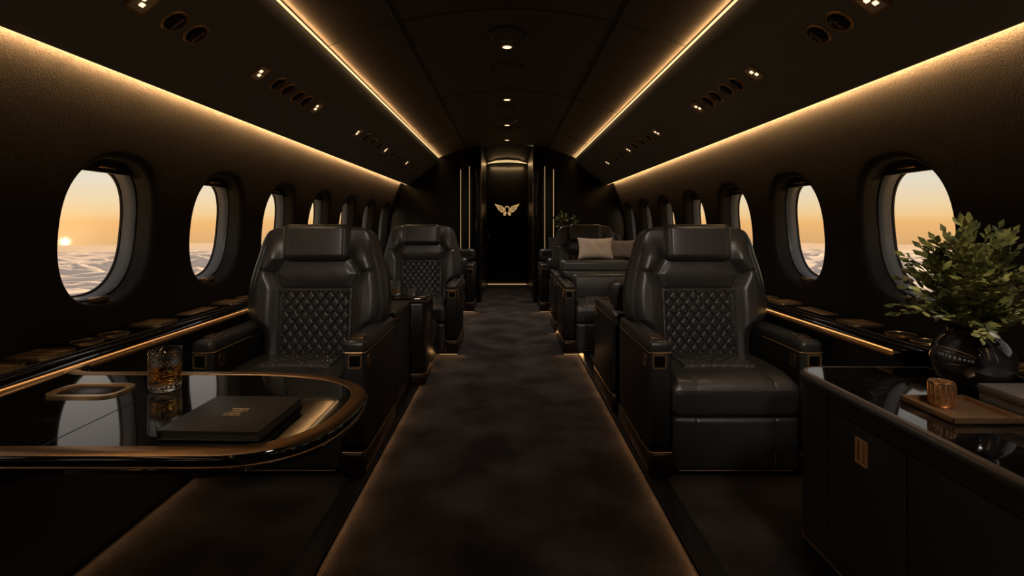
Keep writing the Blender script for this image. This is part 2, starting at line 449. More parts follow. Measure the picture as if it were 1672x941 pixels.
# ------------------------------------------------------------------ floor
mb = MB(); mb.bx(-1.6, 1.6, Y0, 10.2, -.06, 0, 0); struct(mb, 'floor', M['floorb'])
mb = MB(); mb.bx(-.652, .652, Y0, Y1, 0, .007, .002); mb.bx(-.40, .40, Y1, 9.86, 0, .012, .004)
tag(mb.obj('carpet', M['carpet']), 'dark brown aisle carpet running down the middle of the cabin', 'carpet')
for side, sgn in (('left', -1), ('right', 1)):
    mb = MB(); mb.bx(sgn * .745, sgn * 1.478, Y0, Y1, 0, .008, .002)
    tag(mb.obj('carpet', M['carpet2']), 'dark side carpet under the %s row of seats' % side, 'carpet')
    mb = MB(); mb.bx(sgn * .655, sgn * .742, Y0, Y1, 0, .020, .004); struct(mb, 'trim_%d' % k, M['floorb']); k += 1
    o = area('floor_glow_lamp', (sgn * .652, LY, .0165), (0, 0, 0), .010, LL, 1.7, (1, .50, .20), 1.6); o.rotation_euler = (0, sgn * (PI / 2 - .30), 0)
    o = area('side_glow_lamp', (sgn * 1.474, LY, .026), (0, 0, 0), .016, LL, 1.8, (1, .50, .20), 1.7); o.rotation_euler = (0, sgn * (PI / 2 - .35), 0)

# ------------------------------------------------------------------ ledges along windows
def rsm(c, w, d, z, ax=0): pass
for side, sgn in (('left', -1), ('right', 1)):
    t = thing('window_ledge', 'black lacquer ledge with bronze band running under the %s windows' % side, 'ledge', (0, 0, 0))
    X = lambda x: sgn * x
    YS = 1.945 if sgn > 0 else Y0
    if sgn > 0: MB().sweepY([(1.83, .716), (1.63, .716), (1.626, .712), (1.626, .3)], Y0, YS).obj('ledge_top', M['marble'], t)
    mb = MB(); mb.sweepY([(X(1.83), .716), (X(1.63), .716), (X(1.625), .712), (X(1.62), .7085), (X(1.60), .7065), (X(1.56), .7095), (X(1.537), .7090), (X(1.531), .7065), (X(1.531), .700)], YS, Y1 - .02)
    mb.obj('ledge_top', M['marble'], t)
    MB().tube([(X(1.627), Y0, .716), (X(1.627), Y1 - .03, .716)], .0028, 6).obj('silver_line', M['rim'], t)
    MB().sweepY([(X(1.533), .7005), (X(1.510), .700), (X(1.498), .698), (X(1.492), .692), (X(1.492), .684), (X(1.50), .676), (X(1.535), .672)], YS, Y1 - .02).obj('bronze_band', M['gold_satin'], t)
    MB().sweepY([(X(1.535), .673), (X(1.54), .20), (X(1.49), .05), (X(1.486), .0)], YS, Y1 - .02).obj('side_panel', M['cabinet'], t)
    o = area('ledge_glow_lamp', (X(1.530), (YS + Y1) / 2, .7045), (0, 0, 0), .005, Y1 - YS - .1, .42, (1, .55, .20)); o.rotation_euler = (0, sgn * 1.2, 0)
    # control plates / cup holders on the ledge top
    for (yy, kind) in [(1.30, 0), (1.66, 0), (1.86, 0), (2.06, 1), (2.20, 1), (2.46, 0), (2.80, 2), (3.12, 0), (3.3, 1), (3.95, 0), (4.8, 2), (5.1, 0), (5.9, 0), (6.6, 2)]:
        if kind == 0:
            p = MB().rrect((X(1.728), yy, .7185), .15, .17, 0, .010, 'z', .03, .0025).obj('gold_frame', M['gold'], t)
            mb = MB()
            for q in range(3): mb.bx(X(1.67), X(1.785), yy - .062 + q * .045, yy - .03 + q * .045, .716, .7195, .001)
            mb.obj('gold_slats', M['gold_dark'], p)
        elif kind == 1:
            mb = MB(); r1 = [(X(1.725) + .055 * math.cos(a), yy + .055 * math.sin(a)) for a in [2 * PI * q / 28 for q in range(28)]]
            mb.tube([(x, y, .718) for x, y in r1], .0035, 6, closed=True)
            mb.obj('cup_holder_ring', M['gold'], t)
            MB().prism([(X(1.725) + .05 * math.cos(2 * PI * q / 28), yy + .05 * math.sin(2 * PI * q / 28)) for q in range(28)], .7162, .7172).obj('cup_holder_recess', M['black_hole'], t)
        else:
            MB().bx(X(1.68), X(1.77), yy - .12, yy + .12, .7155, .7185, .001).obj('gold_plate', M['gold_dark'], t)

# ------------------------------------------------------------------ overhead service units
def basis(x, z, sgn):
    # valance plane direction
    d = Vector((.45 * sgn, 0, -.343)).normalized(); n = Vector((-.343 * sgn, 0, -.45)).normalized()
    return Vector((x * sgn, 0, z)), d, n
def vpoint(sgn, y): return (sgn * 1.270, y, 1.9768)
def vrot(sgn): # local z = down-inward normal
    n = Vector((-.343 * sgn, 0, -.45)).normalized(); yv = Vector((0, 1, 0)); x = yv.cross(n).normalized()
    return Matrix((x, yv, n)).transposed().to_euler()
def mk_reading():
    t = thing('reading_light', '', 'reading light')
    MB().rrect((0, 0, .002), .105, .095, 0, .012, 'z', .014, .004).obj('bezel', M['gold_dark'], t)
    hs = MB().bx(-.044, .044, -.040, .040, -.002, .0015, .001).obj('housing', M['lamp_house'], t)
    for s in (-1, 1): MB().rbox((s * .012, s * .008, .003), (.017, .020, .006), .003).obj('lens', M['lamp_lens'], t)
    return t
def mk_vent():
    t = thing('air_nozzle', '', 'air vent')
    MB().lathe([(.053, 0), (.054, .003), (.050, .007), (.043, .007), (.040, .002), (.040, -.001)], 28).obj('ring', M['gold_dark'], t)
    MB().lathe([(.038, 0), (.037, .010), (.030, .013), (.012, .014), (.012, .008)], 24, capt=True).obj('nozzle', M['black_gloss'], t)
    MB().bx(-.030, .030, -.004, .004, .012, .018, .002).obj('vane', M['gold_dark'], t)
    return t
proto_r, proto_v = mk_reading(), mk_vent()
ordn = ['nearest', 'second', 'third', 'fourth', 'fifth', 'sixth', 'seventh', 'eighth', 'ninth', 'tenth', 'eleventh', 'twelfth', 'thirteenth', 'fourteenth', 'fifteenth', 'sixteenth']
RY = [1.75, 2.58, 3.34, 4.26, 5.25, 6.35]
VY = [1.92, 2.05, 2.78, 2.905, 3.05, 3.17, 4.5, 4.74, 4.98, 5.55, 5.85, 6.7, 7.0]
fr = fv = True
for sgn, side in ((-1, 'left'), (1, 'right')):
    for i, y in enumerate(RY[:6]):
        lab = '%s square twin-bulb reading light from the camera on the %s overhead panel' % (ordn[i], side)
        o = proto_r if fr else copy_tree(proto_r); fr = False
        o.location = vpoint(sgn, y); o.rotation_euler = vrot(sgn); o['label'] = lab; o['group'] = 'overhead reading lights'
        l = bpy.data.lights.new('reading_spot', 'SPOT'); l.energy = 8; l.color = (1, .72, .42); l.spot_size = 1.1; l.spot_blend = .8; l.shadow_soft_size = .02
        lo = bpy.data.objects.new('reading_spot', l); col.objects.link(lo); lo.location = Vector(vpoint(sgn, y)) + Vector((-.3433 * sgn * .03, 0, -.02))
        aim(lo, (sgn * -.05, -.05, -1))
    for i, y in enumerate(VY):
        o = proto_v if fv else copy_tree(proto_v); fv = False
        o.location = vpoint(sgn, y); o.rotation_euler = vrot(sgn); o['label'] = '%s round air nozzle from the camera on the %s overhead panel' % (ordn[i], side)
        o['group'] = 'overhead air nozzles'
# central downlights, added spots without fittings, round speakers
def mk_down():
    t = thing('downlight', '', 'downlight')
    MB().lathe([(.046, .004), (.047, 0), (.034, -.004), (.030, .002)], 28, capb=False).obj('ring', M['gold_dark'], t)
    MB().lathe([(.030, -.004), (.020, -.005), (.002, -.005)], 20, capb=True, capt=True).obj('lens', M['lamp_lens'], t)
    return t
def mk_spk():
    t = thing('ceiling_speaker', '', 'speaker')
    MB().lathe([(.128, .004), (.130, 0), (.120, -.005), (.112, -.004), (.110, .0)], 40, capb=False).obj('ring', M['black_gloss'], t)
    MB().lathe([(.108, -.003), (.02, -.006), (.016, -.012), (.002, -.012)], 40, capb=False, capt=True).obj('grille', M['ceil'], t)
    return t
pd, ps = mk_down(), mk_spk()
for i, y in enumerate([-1.3, 0.3, 3.46, 4.93, 6.2, 7.3]):
    vis = i - 2
    o = pd if i == 2 else (copy_tree(pd) if i > 2 else None)
    if o:
        o.location = (0, y, ZT - .003); o['label'] = '%s small round downlight on the ceiling centre line' % ordn[vis]; o['group'] = 'ceiling downlights'
    l = bpy.data.lights.new('downlight_spot', 'SPOT'); l.energy = 90 if y > 7 else 48; l.color = (1, .86, .75); l.spot_size = 2.2 if y > 7 else 1.5; l.spot_blend = 1; l.shadow_soft_size = .09
    lo = bpy.data.objects.new('downlight_spot', l); col.objects.link(lo); lo.location = (0, y, ZT - .03)
for (src, dst, e_, sz) in (((-.45, -.9, 2.3), (-1.06, 2.75, .82), 175, .46), ((.40, -.9, 2.3), (1.06, 2.75, .82), 195, .46),
                          ((-.30, 2.2, 2.36), (-.87, 5.0, .85), 70, .50), ((.30, 2.2, 2.36), (.93, 4.9, .75), 75, .50),
                          ((1.25, .85, 1.93), (1.44, 1.52, .80), 60, .95), ((-1.25, .85, 1.93), (-.88, 1.42, .70), 26, .95)):
    l = bpy.data.lights.new('added_fill_spot', 'SPOT'); l.energy = e_; l.color = (1, .85, .72); l.spot_size = sz; l.spot_blend = 1; l.shadow_soft_size = .12  # spots added to brighten seats, cabinet and table; no fittings there
    lo = bpy.data.objects.new('added_fill_spot', l); col.objects.link(lo); lo.location = src; aim(lo, Vector(dst) - Vector(src))
for i, y in enumerate([3.23, 3.93, 4.63, 5.3, 5.9, 6.6]):
    o = ps if i == 0 else copy_tree(ps)
    o.location = (0, y, vz(.1) - .001); o['label'] = '%s flush round black speaker on the ceiling centre line' % ordn[i]; o['group'] = 'ceiling speakers'

# ------------------------------------------------------------------ bulkhead and vestibule
def panel(name, x0, x1, y, z0, z1, th=.06, m='bulk', r=.004):
    return struct(MB().bx(x0, x1, y, y + th, z0, z1, r), name, M[m])
for side, sgn in (('left', -1), ('right', 1)):
    a, b = sorted((sgn * .40, sgn * 1.85))
    panel('wall_bulkhead_' + side, a, b, Y1, 0, 2.5)
    # curved cheek between window wall and bulkhead
    mb = MB(); pts = []
    for q in range(9):
        an = PI / 2 * q / 8; pts.append((sgn * (1.50 + .30 * math.cos(an)), Y1 - .30 + .30 * math.sin(an)))
    # recessed dark vertical slot plus two gold vertical lines
    struct(MB().bx(sgn * .555, sgn * .705, Y1 - .012, Y1, .0, 2.32, .002), 'trim_%d' % k, M['bulk']); k += 1
    for (xx, zb, zt) in ((.707, .75, 2.03), (.573, .55, 2.08)):
        struct(MB().bx(sgn * (xx - .0045), sgn * (xx + .0045), Y1 - .020, Y1 - .011, zb, zt, .001), 'trim_%d' % k, M['led_soft']); k += 1  # gold lines, their shine put in as emission
    # portal jambs
    struct(MB().bx(sgn * .395, sgn * .475, Y1 - .05, Y1 + .06, 0, 2.36, .008), 'trim_%d' % k, M['black_gloss']); k += 1
    struct(MB().bx(sgn * .40, sgn * .46, Y1 + .06, 9.95, 0, 2.5, .0), 'wall_vestibule_' + side, M['bulk'])
    # gold vertical door trims along corridor
    struct(MB().bx(sgn * .392, sgn * .40, 9.55, 9.57, 0, 2.3, .001).bx(sgn * .390, sgn * .396, Y1 - .052, Y1 - .046, 0, 2.30, .001), 'trim_%d' % k, M['gold_satin']); k += 1
panel('wall_front', -.5, .5, 9.92, 0, 2.6)
struct(MB().sweepY([(-.40, 2.38), (-.2, 2.42), (0, 2.43), (.2, 2.42), (.40, 2.38)], Y1, 9.95), 'ceiling_vestibule', M['black_gloss'])
# door with panel split
d = bpy.data.objects.new('door_1', None); col.objects.link(d); d['kind'] = 'structure'; d.location = (0, 9.88, 0)
MB().bx(-.385, -.002, 0, .04, .02, 2.40, .003).bx(.002, .385, 0, .04, .02, 2.40, .003).obj('door_leaf', M['bulk'], d)
MB().bx(-.36, -.33, -.035, 0, .86, 1.0, .005).obj('door_handle', M['gold'], d)
MB().bx(.29, .33, -.035, 0, .86, .90, .005).obj('door_handle', M['gold'], d)
struct(MB().bx(-.385, .385, 9.84, 9.87, .012, .026, .002), 'trim_%d' % k, M['led_soft']); k += 1
mb = MB(); mb.tube([(x, 9.80, 2.385 + .03 * (1 - (x / .38) ** 2)) for x in [-.38 + .76 * i / 20 for i in range(21)]], .008, 6)
tag(mb.obj('light_strip', M['led']), 'arched warm light strip above the dark door at the cabin end', 'light strip', 'cove light strips')
o = area('vestibule_lamp', (0, 9.75, 2.36), (0, 0, 0), .7, .05, 3, (1, .62, .28))
# corridor reflections: slim ceiling gold lines
mb = MB()
# winged emblem
S = .46 / 720
def ep(x, y): return ((x - 757) * S, 9.868, 1.487 - (y - 495) * S)
mb = MB()
feath = [[(668, 500), (640, 440), (580, 395), (500, 375), (440, 358), (392, 325)],
         [(664, 525), (620, 470), (560, 430), (500, 418), (448, 412)],
         [(660, 550), (610, 512), (560, 480), (515, 468), (474, 470)],
         [(655, 570), (610, 560), (575, 540), (535, 525)],
         [(390, 325), (420, 380), (470, 400)], [(448, 412), (470, 450), (510, 462)], [(474, 470), (500, 505), (540, 515)], [(535, 530), (570, 565), (640, 578)]]
def fine(p, m=4):
    out = []
    xs = [(i, q[0]) for i, q in enumerate(p)]; ys = [(i, q[1]) for i, q in enumerate(p)]
    n_ = (len(p) - 1) * m
    for i in range(n_ + 1): out.append((csmooth(xs, i / m), csmooth(ys, i / m)))
    return out
for f_ in feath:
    q = fine(f_)
    mb.tube([ep(x, y) for x, y in q], .0075, 6)
    mb.tube([ep(1514 - x, y) for x, y in q], .0075, 6)
mb.tube([ep(757 + 70 * math.cos(a), 490 - 88 * math.sin(a)) for a in [-.7 + (PI + 1.4) * i / 24 for i in range(25)]], .010, 6)
for s in (-1, 1):
    mb.tube([ep(757 + s * (68 + 30 * math.cos(a) - 14 * math.sin(a)), 625 - 52 * math.sin(a)) for a in [2 * PI * i / 20 for i in range(20)]], .010, 6, closed=True)
    mb.tube([ep(757 + s * 66, 600), ep(757 + s * 66, 655)], .006, 6)
tag(mb.obj('winged_emblem', M['gold_emblem']), 'gold winged emblem mounted on the dark door at the cabin end', 'emblem')
# rear wall behind the camera
struct(MB().bx(-1.85, 1.85, Y0 - .06, Y0, 0, 2.5, 0), 'wall_rear', M['wall'])

# ------------------------------------------------------------------ seats
HWT = [(.38, .295), (.58, .297), (.625, .33), (.67, .386), (.74, .402), (.85, .395), (.95, .375), (1.03, .352), (1.09, .338), (1.13, .322), (1.16, .302), (1.178, .270), (1.192, .22)]
def back_hw(z): return max(.05, csmooth(HWT, z))
def back_frame(z):
    # front surface bottom at y=.43, reclined
    y = .43 + (z - .42) * .115
    t = back_th(z)
    n = Vector((0, -1, .115)).normalized()
    return (Vector((0, y, z)) - n * (t / 2)), n
def back_th(z): return interp([(.38, .17), (.9, .15), (1.19, .105)], z)
SEAMS = [((.185, 1.0), (.240, .920)), ((.240, .920), (.200, .838)), ((.200, .838), (.196, .42)), ((.240, .920), (.42, .965)), ((.200, .838), (-.200, .838))]
def back_disp(x, z):
    ax = abs(x); g = 0
    for a, b in SEAMS[:4]:
        dd = segd(ax, z, a, b); g = max(g, math.exp(-(dd / .0065) ** 2))
    dd = segd(x, z, *SEAMS[4]); g = max(g, math.exp(-(dd / .0065) ** 2))
    hw = back_hw(z); de = hw - ax
    g = max(g, .8 * math.exp(-((de - .040) / .005) ** 2))
    inner = interp([(.42, .198), (.838, .200), (.92, .240), (1.0, .185), (1.2, .185)], z)
    wing = sstep(inner - .005, inner + .07, ax)
    b = wing * .034 * (1 - sstep(1.0, 1.15, z)) * (1 - .0 * ax)
    b *= 1 - .75 * sstep(hw - .09, hw - .02, ax)
    b += -.012 * (1 - sstep(inner - .03, inner, ax)) * (1 - sstep(.80, .84, z))
    # yoke puff
    if .838 < z < 1.0: b += .014 * math.sin(PI * (z - .838) / .162) * (1 - sstep(inner - .06, inner, ax))
    w = .0012 * math.sin(30 * x + 9 * z) * math.sin(17 * z + 4 * x)
    return b - .0075 * g + w
def quilt(x, y, p, q):
    a = x / p + y / q; b = x / p - y / q
    g_ = lambda q: 1 - (1 - abs(math.sin(PI * q))) ** 3.5
    return g_(a) * g_(b)

def build_arm(t, sx):
    xi, xo = .305, .41
    # padded top
    mb = MB(); mb.bx(sx * xi, sx * xo, 0.0, .64, .588, .650, .024, 5)
    a = mb.obj('armrest', M['leather'], t)
    MB().bx(sx * (xi + .028), sx * (xo - .028), .065, .125, .6495, .6535, .002).rrect((sx * (xi + xo) / 2, .095, .6535), .062, .072, 0, .010, 'z', .006, .003).obj('control_plate', M['gold_satin'], a)
    MB().bx(sx * (xi + .036), sx * (xo - .036), .072, .118, .6530, .6555, .001).obj('control_screen', M['black_gloss'], a)
    # side body
    mb = MB()
    prof = [(0.005, .60), (0.0, .585), (.002, .20), (.025, .145), (.05, .133), (.60, .133), (.63, .16), (.64, .60)]
    mb2 = MB(); rings = []
    def rp(x, ins): return [(x, y + (ins if y < .3 else -ins), z + (ins if z < .3 else -ins)) for y, z in prof]
    rings = [rp(sx * xi, .01), rp(sx * (xi + .01), 0), rp(sx * (xo - .012), 0), rp(sx * xo, .012)]
    mb2.ringstack(rings, True, True); b = mb2.obj('side_panel', M['shell'], t)
    # gold line below the pad, all round
    y0, y1, zz = -.002, .64, .594
    MB().tube([(sx * (xi - .001), .35, zz), (sx * (xi - .001), y0 + .012, zz), (sx * (xi + .012), y0, zz), (sx * (xo - .012), y0, zz), (sx * (xo + .001), y0 + .012, zz), (sx * (xo + .001), .12, zz)], .0034, 6).obj('gold_trim', M['gold'], b)
    MB().tube([(sx * (xo + .001), .12, zz), (sx * (xo + .001), y1, zz)], .0014, 5).obj('piping', M['gold_dark'], b)
    c = ((xi + xo) / 2) * sx
    MB().rrect((c + sx * .006, -.003, .553), .064, .068, 0, .006, 'y', .010, .005).obj('latch_frame', M['gold'], b)
    MB().rbox((c + sx * .006, .0, .553), (.052, .006, .056), .004).obj('latch_button', M['black_gloss'], b)
    MB().rrect((sx * (xo + .001), .062, .545), .040, .062, 0, .006, 'x', .010, .004).obj('latch_frame', M['gold_satin'], b)
    MB().rrect((sx * (xi - .001), .072, .545), .040, .062, 0, .005, 'x', .010, .004).obj('latch_frame', M['gold_satin'], b)
    # plinth foot
    MB().bx(sx * (xi - .01), sx * (xo + .006), -.012, .64, .012, .128, .02, 3).obj('foot', M['plinth'], b)
    MB().tube([(sx * (xi + .0), -.010, .130), (sx * (xo - .012), -.012, .130), (sx * (xo + .006), .008, .130), (sx * (xo + .006), .64, .130)], .0034, 6).obj('foot_trim', M['gold_satin'], b)

def cush_frame(sv):
    y = sv; top = .455 + .012 * math.sin(PI * min(1, max(0, (y) / .5))) - .02 * max(0, (.10 - y) / .10) ** 2
    return Vector((0, y, top - .07)), Vector((0, 0, 1))
def cush_disp(x, y):
    ax = abs(x); g = 0
    g = max(g, math.exp(-((ax - .186) / .0055) ** 2))
    b = .012 * (1 - (ax / .31) ** 2)
    b += .008 * sstep(.19, .26, ax)
    if ax < .18 and y > .17:
        b += .010 * quilt(x, y, .056, .056) * sstep(.17, .18, y)
        g = max(g, 0)
    g = max(g, math.exp(-((y - .172) / .005) ** 2) if ax < .186 else 0)
    return b - .007 * g
def build_cushion(t):
    mb = slab(-.012, .46, lambda s: .303, lambda s: .15, cush_frame, cush_disp, N=110, M_=90, rend=.035, rc=.03)
    c = mb.obj('seat_cushion', M['leather'], t)
    mbs = MB(); mbs.tube([(x, -.0135, .418) for x in [-.28 + .56 * i / 10 for i in range(11)]], .0016, 5)
    mbs.obj('piping', M['leather2'], c)
    for s in (-1, 1): MB().tube([(s * .186, y, z) for y, z in ((.10, .4695), (.06, .463), (.03, .451), (.012, .432))], .0012, 5).obj('stitching', M['thread'], c)  # seam stitching; its bronze colour paints in a golden reflection
    # leg rest: vertical slab in front
    def lf(sv): return Vector((0, .045, sv)), Vector((0, -1, 0))
    def ld(x, z):
        return .012 * (1 - (abs(x) / .3) ** 4) * math.sin(PI * min(1, max(0, (z - .035) / .255))) ** .5 - .005 * math.exp(-((abs(x) - .186) / .005) ** 2)
    l = slab(.035, .292, lambda s: .298, lambda s: .09, lf, ld, N=100, M_=24, rend=.022, rc=.02).obj('leg_rest', M['leather'], t)
    MB().tube([(x, .002, .040) for x in (-.27, 0, .27)], .0025, 5).obj('piping', M['thread'], l)
    # base
    MB().bx(-.31, .31, .07, .60, .012, .31, .02).obj('base', M['shell'], t)
    MB().bx(-.30, .30, .03, .60, .012, .05, .01).obj('plinth', M['plinth'], t)

def make_seat():
    t = thing('armchair', '', 'seat')
    b = slab(.40, 1.19, back_hw, back_th, back_frame, back_disp, N=150, M_=140, rend=.03, rc=.05, K=7).obj('backrest', M['leather'], t)
    def qf(z):
        P, n_ = back_frame(z); return P + n_ * (back_th(z) / 2 - .009), n_
    slab(.425, .828, lambda s: .188, lambda s: .012, qf, lambda x, z: .011 * quilt(x, z, .056, .072), N=130, M_=140, rend=.004, rc=.004, K=2).obj('quilted_panel', M['leather2'], b)
    def hf(z):
        P, n_ = back_frame(z); return P + n_ * (back_th(z) / 2 + .018), n_
    h = slab(.992, 1.196, lambda s: .186, lambda s: .075, hf, lambda x, z: .010 * (1 - (x / .19) ** 4) - .004 * math.exp(-((abs(x) - .158) / .004) ** 2), N=80, M_=30, rend=.030, rc=.028).obj('headrest', M['leather'], t)
    build_cushion(t)
    for sx in (-1, 1): build_arm(t, sx)
    return t
def make_lowback():
    t = thing('low_back_armchair', '', 'seat')
    def bf(z): return Vector((0, .50 + (z - .4) * .06, z)), Vector((0, -1, .06)).normalized()
    slab(.38, .835, lambda z: csmooth([(.38, .30), (.62, .305), (.68, .39), (.84, .40)], z), lambda z: .17, bf, lambda x, z: -.008 * math.exp(-((z - .725) / .006) ** 2), N=40, M_=60, rend=.04, rc=.06).obj('backrest', M['leather'], t)
    def pf(z): return Vector((0, .38 + (z - .4) * .06, z)), Vector((0, -1, .06)).normalized()
    slab(.44, .715, lambda z: .298, lambda z: .11, pf, lambda x, z: .012 * math.sin(PI * (z - .44) / .275), N=40, M_=30, rend=.05, rc=.05).obj('back_cushion', M['leather'], t)
    build_cushion(t)
    for sx in (-1, 1): build_arm(t, sx)
    return t
seat = make_seat(); SX = 1.078
G = 'black quilted leather cabin seats'
seat.location = (-SX, 2.36, 0); seat['group'] = G
seat['label'] = 'black leather armchair with quilted back nearest on the left, behind the gold-rimmed table'
dup(seat, (SX, 2.36, 0), 0, 'black leather armchair with quilted back nearest on the right, beside the marble-top cabinet')
dup(seat, (-.865, 4.6, 0), 0, 'smaller-looking black quilted armchair on the left beyond the side table with a tumbler')
dup(seat, (.935, 5.5, 0), 0, 'tall black armchair behind the low-backed seat and cream cushion on the right')

dup(seat, (1.10, 6.80, 0), PI, 'far right black armchair top peeking out behind the tall cushion seat near the windows', scale=.93)
low = make_lowback(); low.location = (.93, 4.6, 0); low['group'] = 'low-backed black seats'
low['label'] = 'low-backed black leather seat on the right carrying the cream cushion on its back'
dup(low, (.865, 6.83, 0), 0, 'low-backed black seat on the right against the far bulkhead, gold latch on its arm')
dup(low, (-.865, 6.83, 0), 0, 'low-backed black seat on the left against the far bulkhead, gold latch on its arm')
dup(low, (1.072, 3.80, 0), PI, 'rear-facing low-backed black seat back to back with the front right armchair, only its arm showing')
# warm glow beneath seats
for (x, y) in ((-SX, 2.36), (SX, 2.36), (-.865, 4.6), (.93, 4.6), (.935, 5.5), (.865, 6.83), (-.865, 6.83)):
    s = 1 if x > 0 else -1
    if abs(x) > 1: continue
    o = area('seat_glow_lamp', (x - s * .36, y - .02, .03), (0, 0, 0), .25, .02, .06, (1, .50, .18), 2.0); aim(o, (0, -1, -.55))
    if abs(x) < 1:
        struct(MB().bx(x - s * .25, x - s * .41, y - .006 - .006, y - .012 + .004, .0, .012, .001), 'trim_%d' % k, M['led_soft']); k += 1

# pillows
def pillow(label, loc, w, h, d, m, rx, rz):
    N_ = 24; mb = MB()
    for sgn in (1, -1):
        vs = []
        for i in range(N_ + 1):
            for j in range(N_ + 1):
                u, v = -1 + 2 * i / N_, -1 + 2 * j / N_
                e = (1 - u ** 4) * (1 - v ** 4)
                pin = 1 - .09 * (1 - v * v) * 0 
                x = u * w / 2 * (1 - .10 * (1 - v * v) ** 1.0 * abs(u)); z = v * h / 2 * (1 - .12 * (1 - u * u) * abs(v))
                vs.append((x, sgn * d / 2 * e ** .55 + .002 * math.sin(9 * u + 5 * v), z + h / 2))
        mb.add(vs, [(i * (N_ + 1) + j, (i + 1) * (N_ + 1) + j, (i + 1) * (N_ + 1) + j + 1, i * (N_ + 1) + j + 1) for i in range(N_) for j in range(N_)])
    o = mb.obj('pillow', M[m]); o.location = loc; o.rotation_euler = (rx, 0, rz)
    return tag(o, label, 'pillow')
pillow('cream square cushion standing on the low-backed seat on the right', (.905, 5.125, .840), .37, .225, .12, 'pillow', -.16, .05)
pillow('dim taupe cushion partly hidden behind the cream one near the right windows', (1.18, 5.20, .840), .32, .20, .11, 'pillow2', -.16, -.1)

# ------------------------------------------------------------------ left table attached to ledge
def bez(p0, p1, p2, p3, n_=14):
    return [tuple((1 - t) ** 3 * a + 3 * t * (1 - t) ** 2 * b + 3 * t * t * (1 - t) * c + t ** 3 * d for a, b, c, d in zip(p0, p1, p2, p3)) for t in [i / n_ for i in range(n_ + 1)]]
TZ = .700
out = bez((-.86, 1.715), (-.60, 1.700), (-.405, 1.62), (-.405, 1.42)) + bez((-.405, 1.38), (-.405, 1.20), (-.48, 1.085), (-.66, 1.085))
right = out
path = [(-1.49, 1.085 + 0), (-1.49, 1.76)] + bez((-1.49, 1.80), (-1.48, 1.735), (-1.47, 1.715), (-1.40, 1.715), 6) + right
outline = [(-1.49, 1.80)] + bez((-1.49, 1.80), (-1.482, 1.735), (-1.46, 1.715), (-1.40, 1.715), 6)[1:] + right + [(-1.49, 1.085)]
def offset(poly, d):
    n_ = len(poly); o = []
    A = sum(poly[i][0] * poly[(i + 1) % n_][1] - poly[(i + 1) % n_][0] * poly[i][1] for i in range(n_))
    sg = 1 if A > 0 else -1
    for i in range(n_):
        a = Vector(poly[i - 1]); b = Vector(poly[i]); c = Vector(poly[(i + 1) % n_])
        e1 = (b - a); e2 = (c - b)
        if e1.length < 1e-6: e1 = e2
        if e2.length < 1e-6: e2 = e1
        n1 = Vector((-e1.y, e1.x)).normalized() * sg; n2 = Vector((-e2.y, e2.x)).normalized() * sg
        m = n1 + n2; m = m.normalized() if m.length > 1e-6 else n1
        k_ = d / max(.5, m.dot(n1)); o.append((b.x + m.x * k_, b.y + m.y * k_))
    return o
# drop duplicate points
def dedup(p):
    o = []
    for q in p:
        if not o or math.hypot(q[0] - o[-1][0], q[1] - o[-1][1]) > 1e-4: o.append(q)
    return o
outline = dedup(outline)
def bev_slab(mb, outline, prof, cap_top=True, cap_bot=True):
    rings = [[(x, y, z) for x, y in offset(outline, d)] if d else [(x, y, z) for x, y in outline] for d, z in prof]
    mb.ringstack(rings, cap_bot, cap_top)
t = thing('cabin_table', 'black marble table with rounded gold rim folding out from the left ledge', 'table', (0, 0, 0))
mb = MB(); bev_slab(mb, outline, [(.045, TZ - .012), (.045, TZ - .0015)]); mb.obj('table_top', M['marble'], t)
mb = MB(); bev_slab(mb, outline, [(.050, TZ - .006), (.045, TZ + .0003), (.030, TZ + .0010), (.012, TZ - .0005), (.005, TZ - .004)], False, False); mb.obj('gold_rim', M['gold_satin'], t)
mb = MB(); bev_slab(mb, outline, [(.006, TZ - .004), (.0015, TZ - .008), (.0, TZ - .014), (.001, TZ - .022), (.006, TZ - .028), (.008, TZ - .030), (.004, TZ - .034), (.010, TZ - .045), (.03, TZ - .052), (.10, TZ - .055)], False, True); mb.obj('edge_molding', M['black_gloss'], t)
mb = MB(); oo = offset(outline, .006); mb.tube([(x, y, TZ - .030) for x, y in oo], .0028, 6, closed=True); mb.obj('gold_line', M['gold_satin'], t)
MB().bx(-1.052, -1.049, 1.135, 1.665, TZ - .003, TZ - .0010, 0).obj('fold_seam', M['seam'], t)
MB().bx(-1.485, -1.12, 1.14, 1.66, .60, TZ - .05, .02).obj('bracket', M['cabinet'], t)
# gold cup holder plate in table
p = thing('recessed_plate', 'gold rounded plate set into the left table beside the tumbler', 'plate', (-1.245, 1.505, TZ - .0013))
MB().rrect((0, 0, .0030), .215, .125, 0, .016, 'z', .045, .0030).obj('ring', M['gold'], p)
MB().rrect((0, 0, .0015), .182, .092, 0, .006, 'z', .03, .0016).obj('inner_ring', M['gold_dark'], p)
MB().bx(-.085, .085, -.040, .040, 0, .0012, .0005).obj('insert', M['plinth'], p)

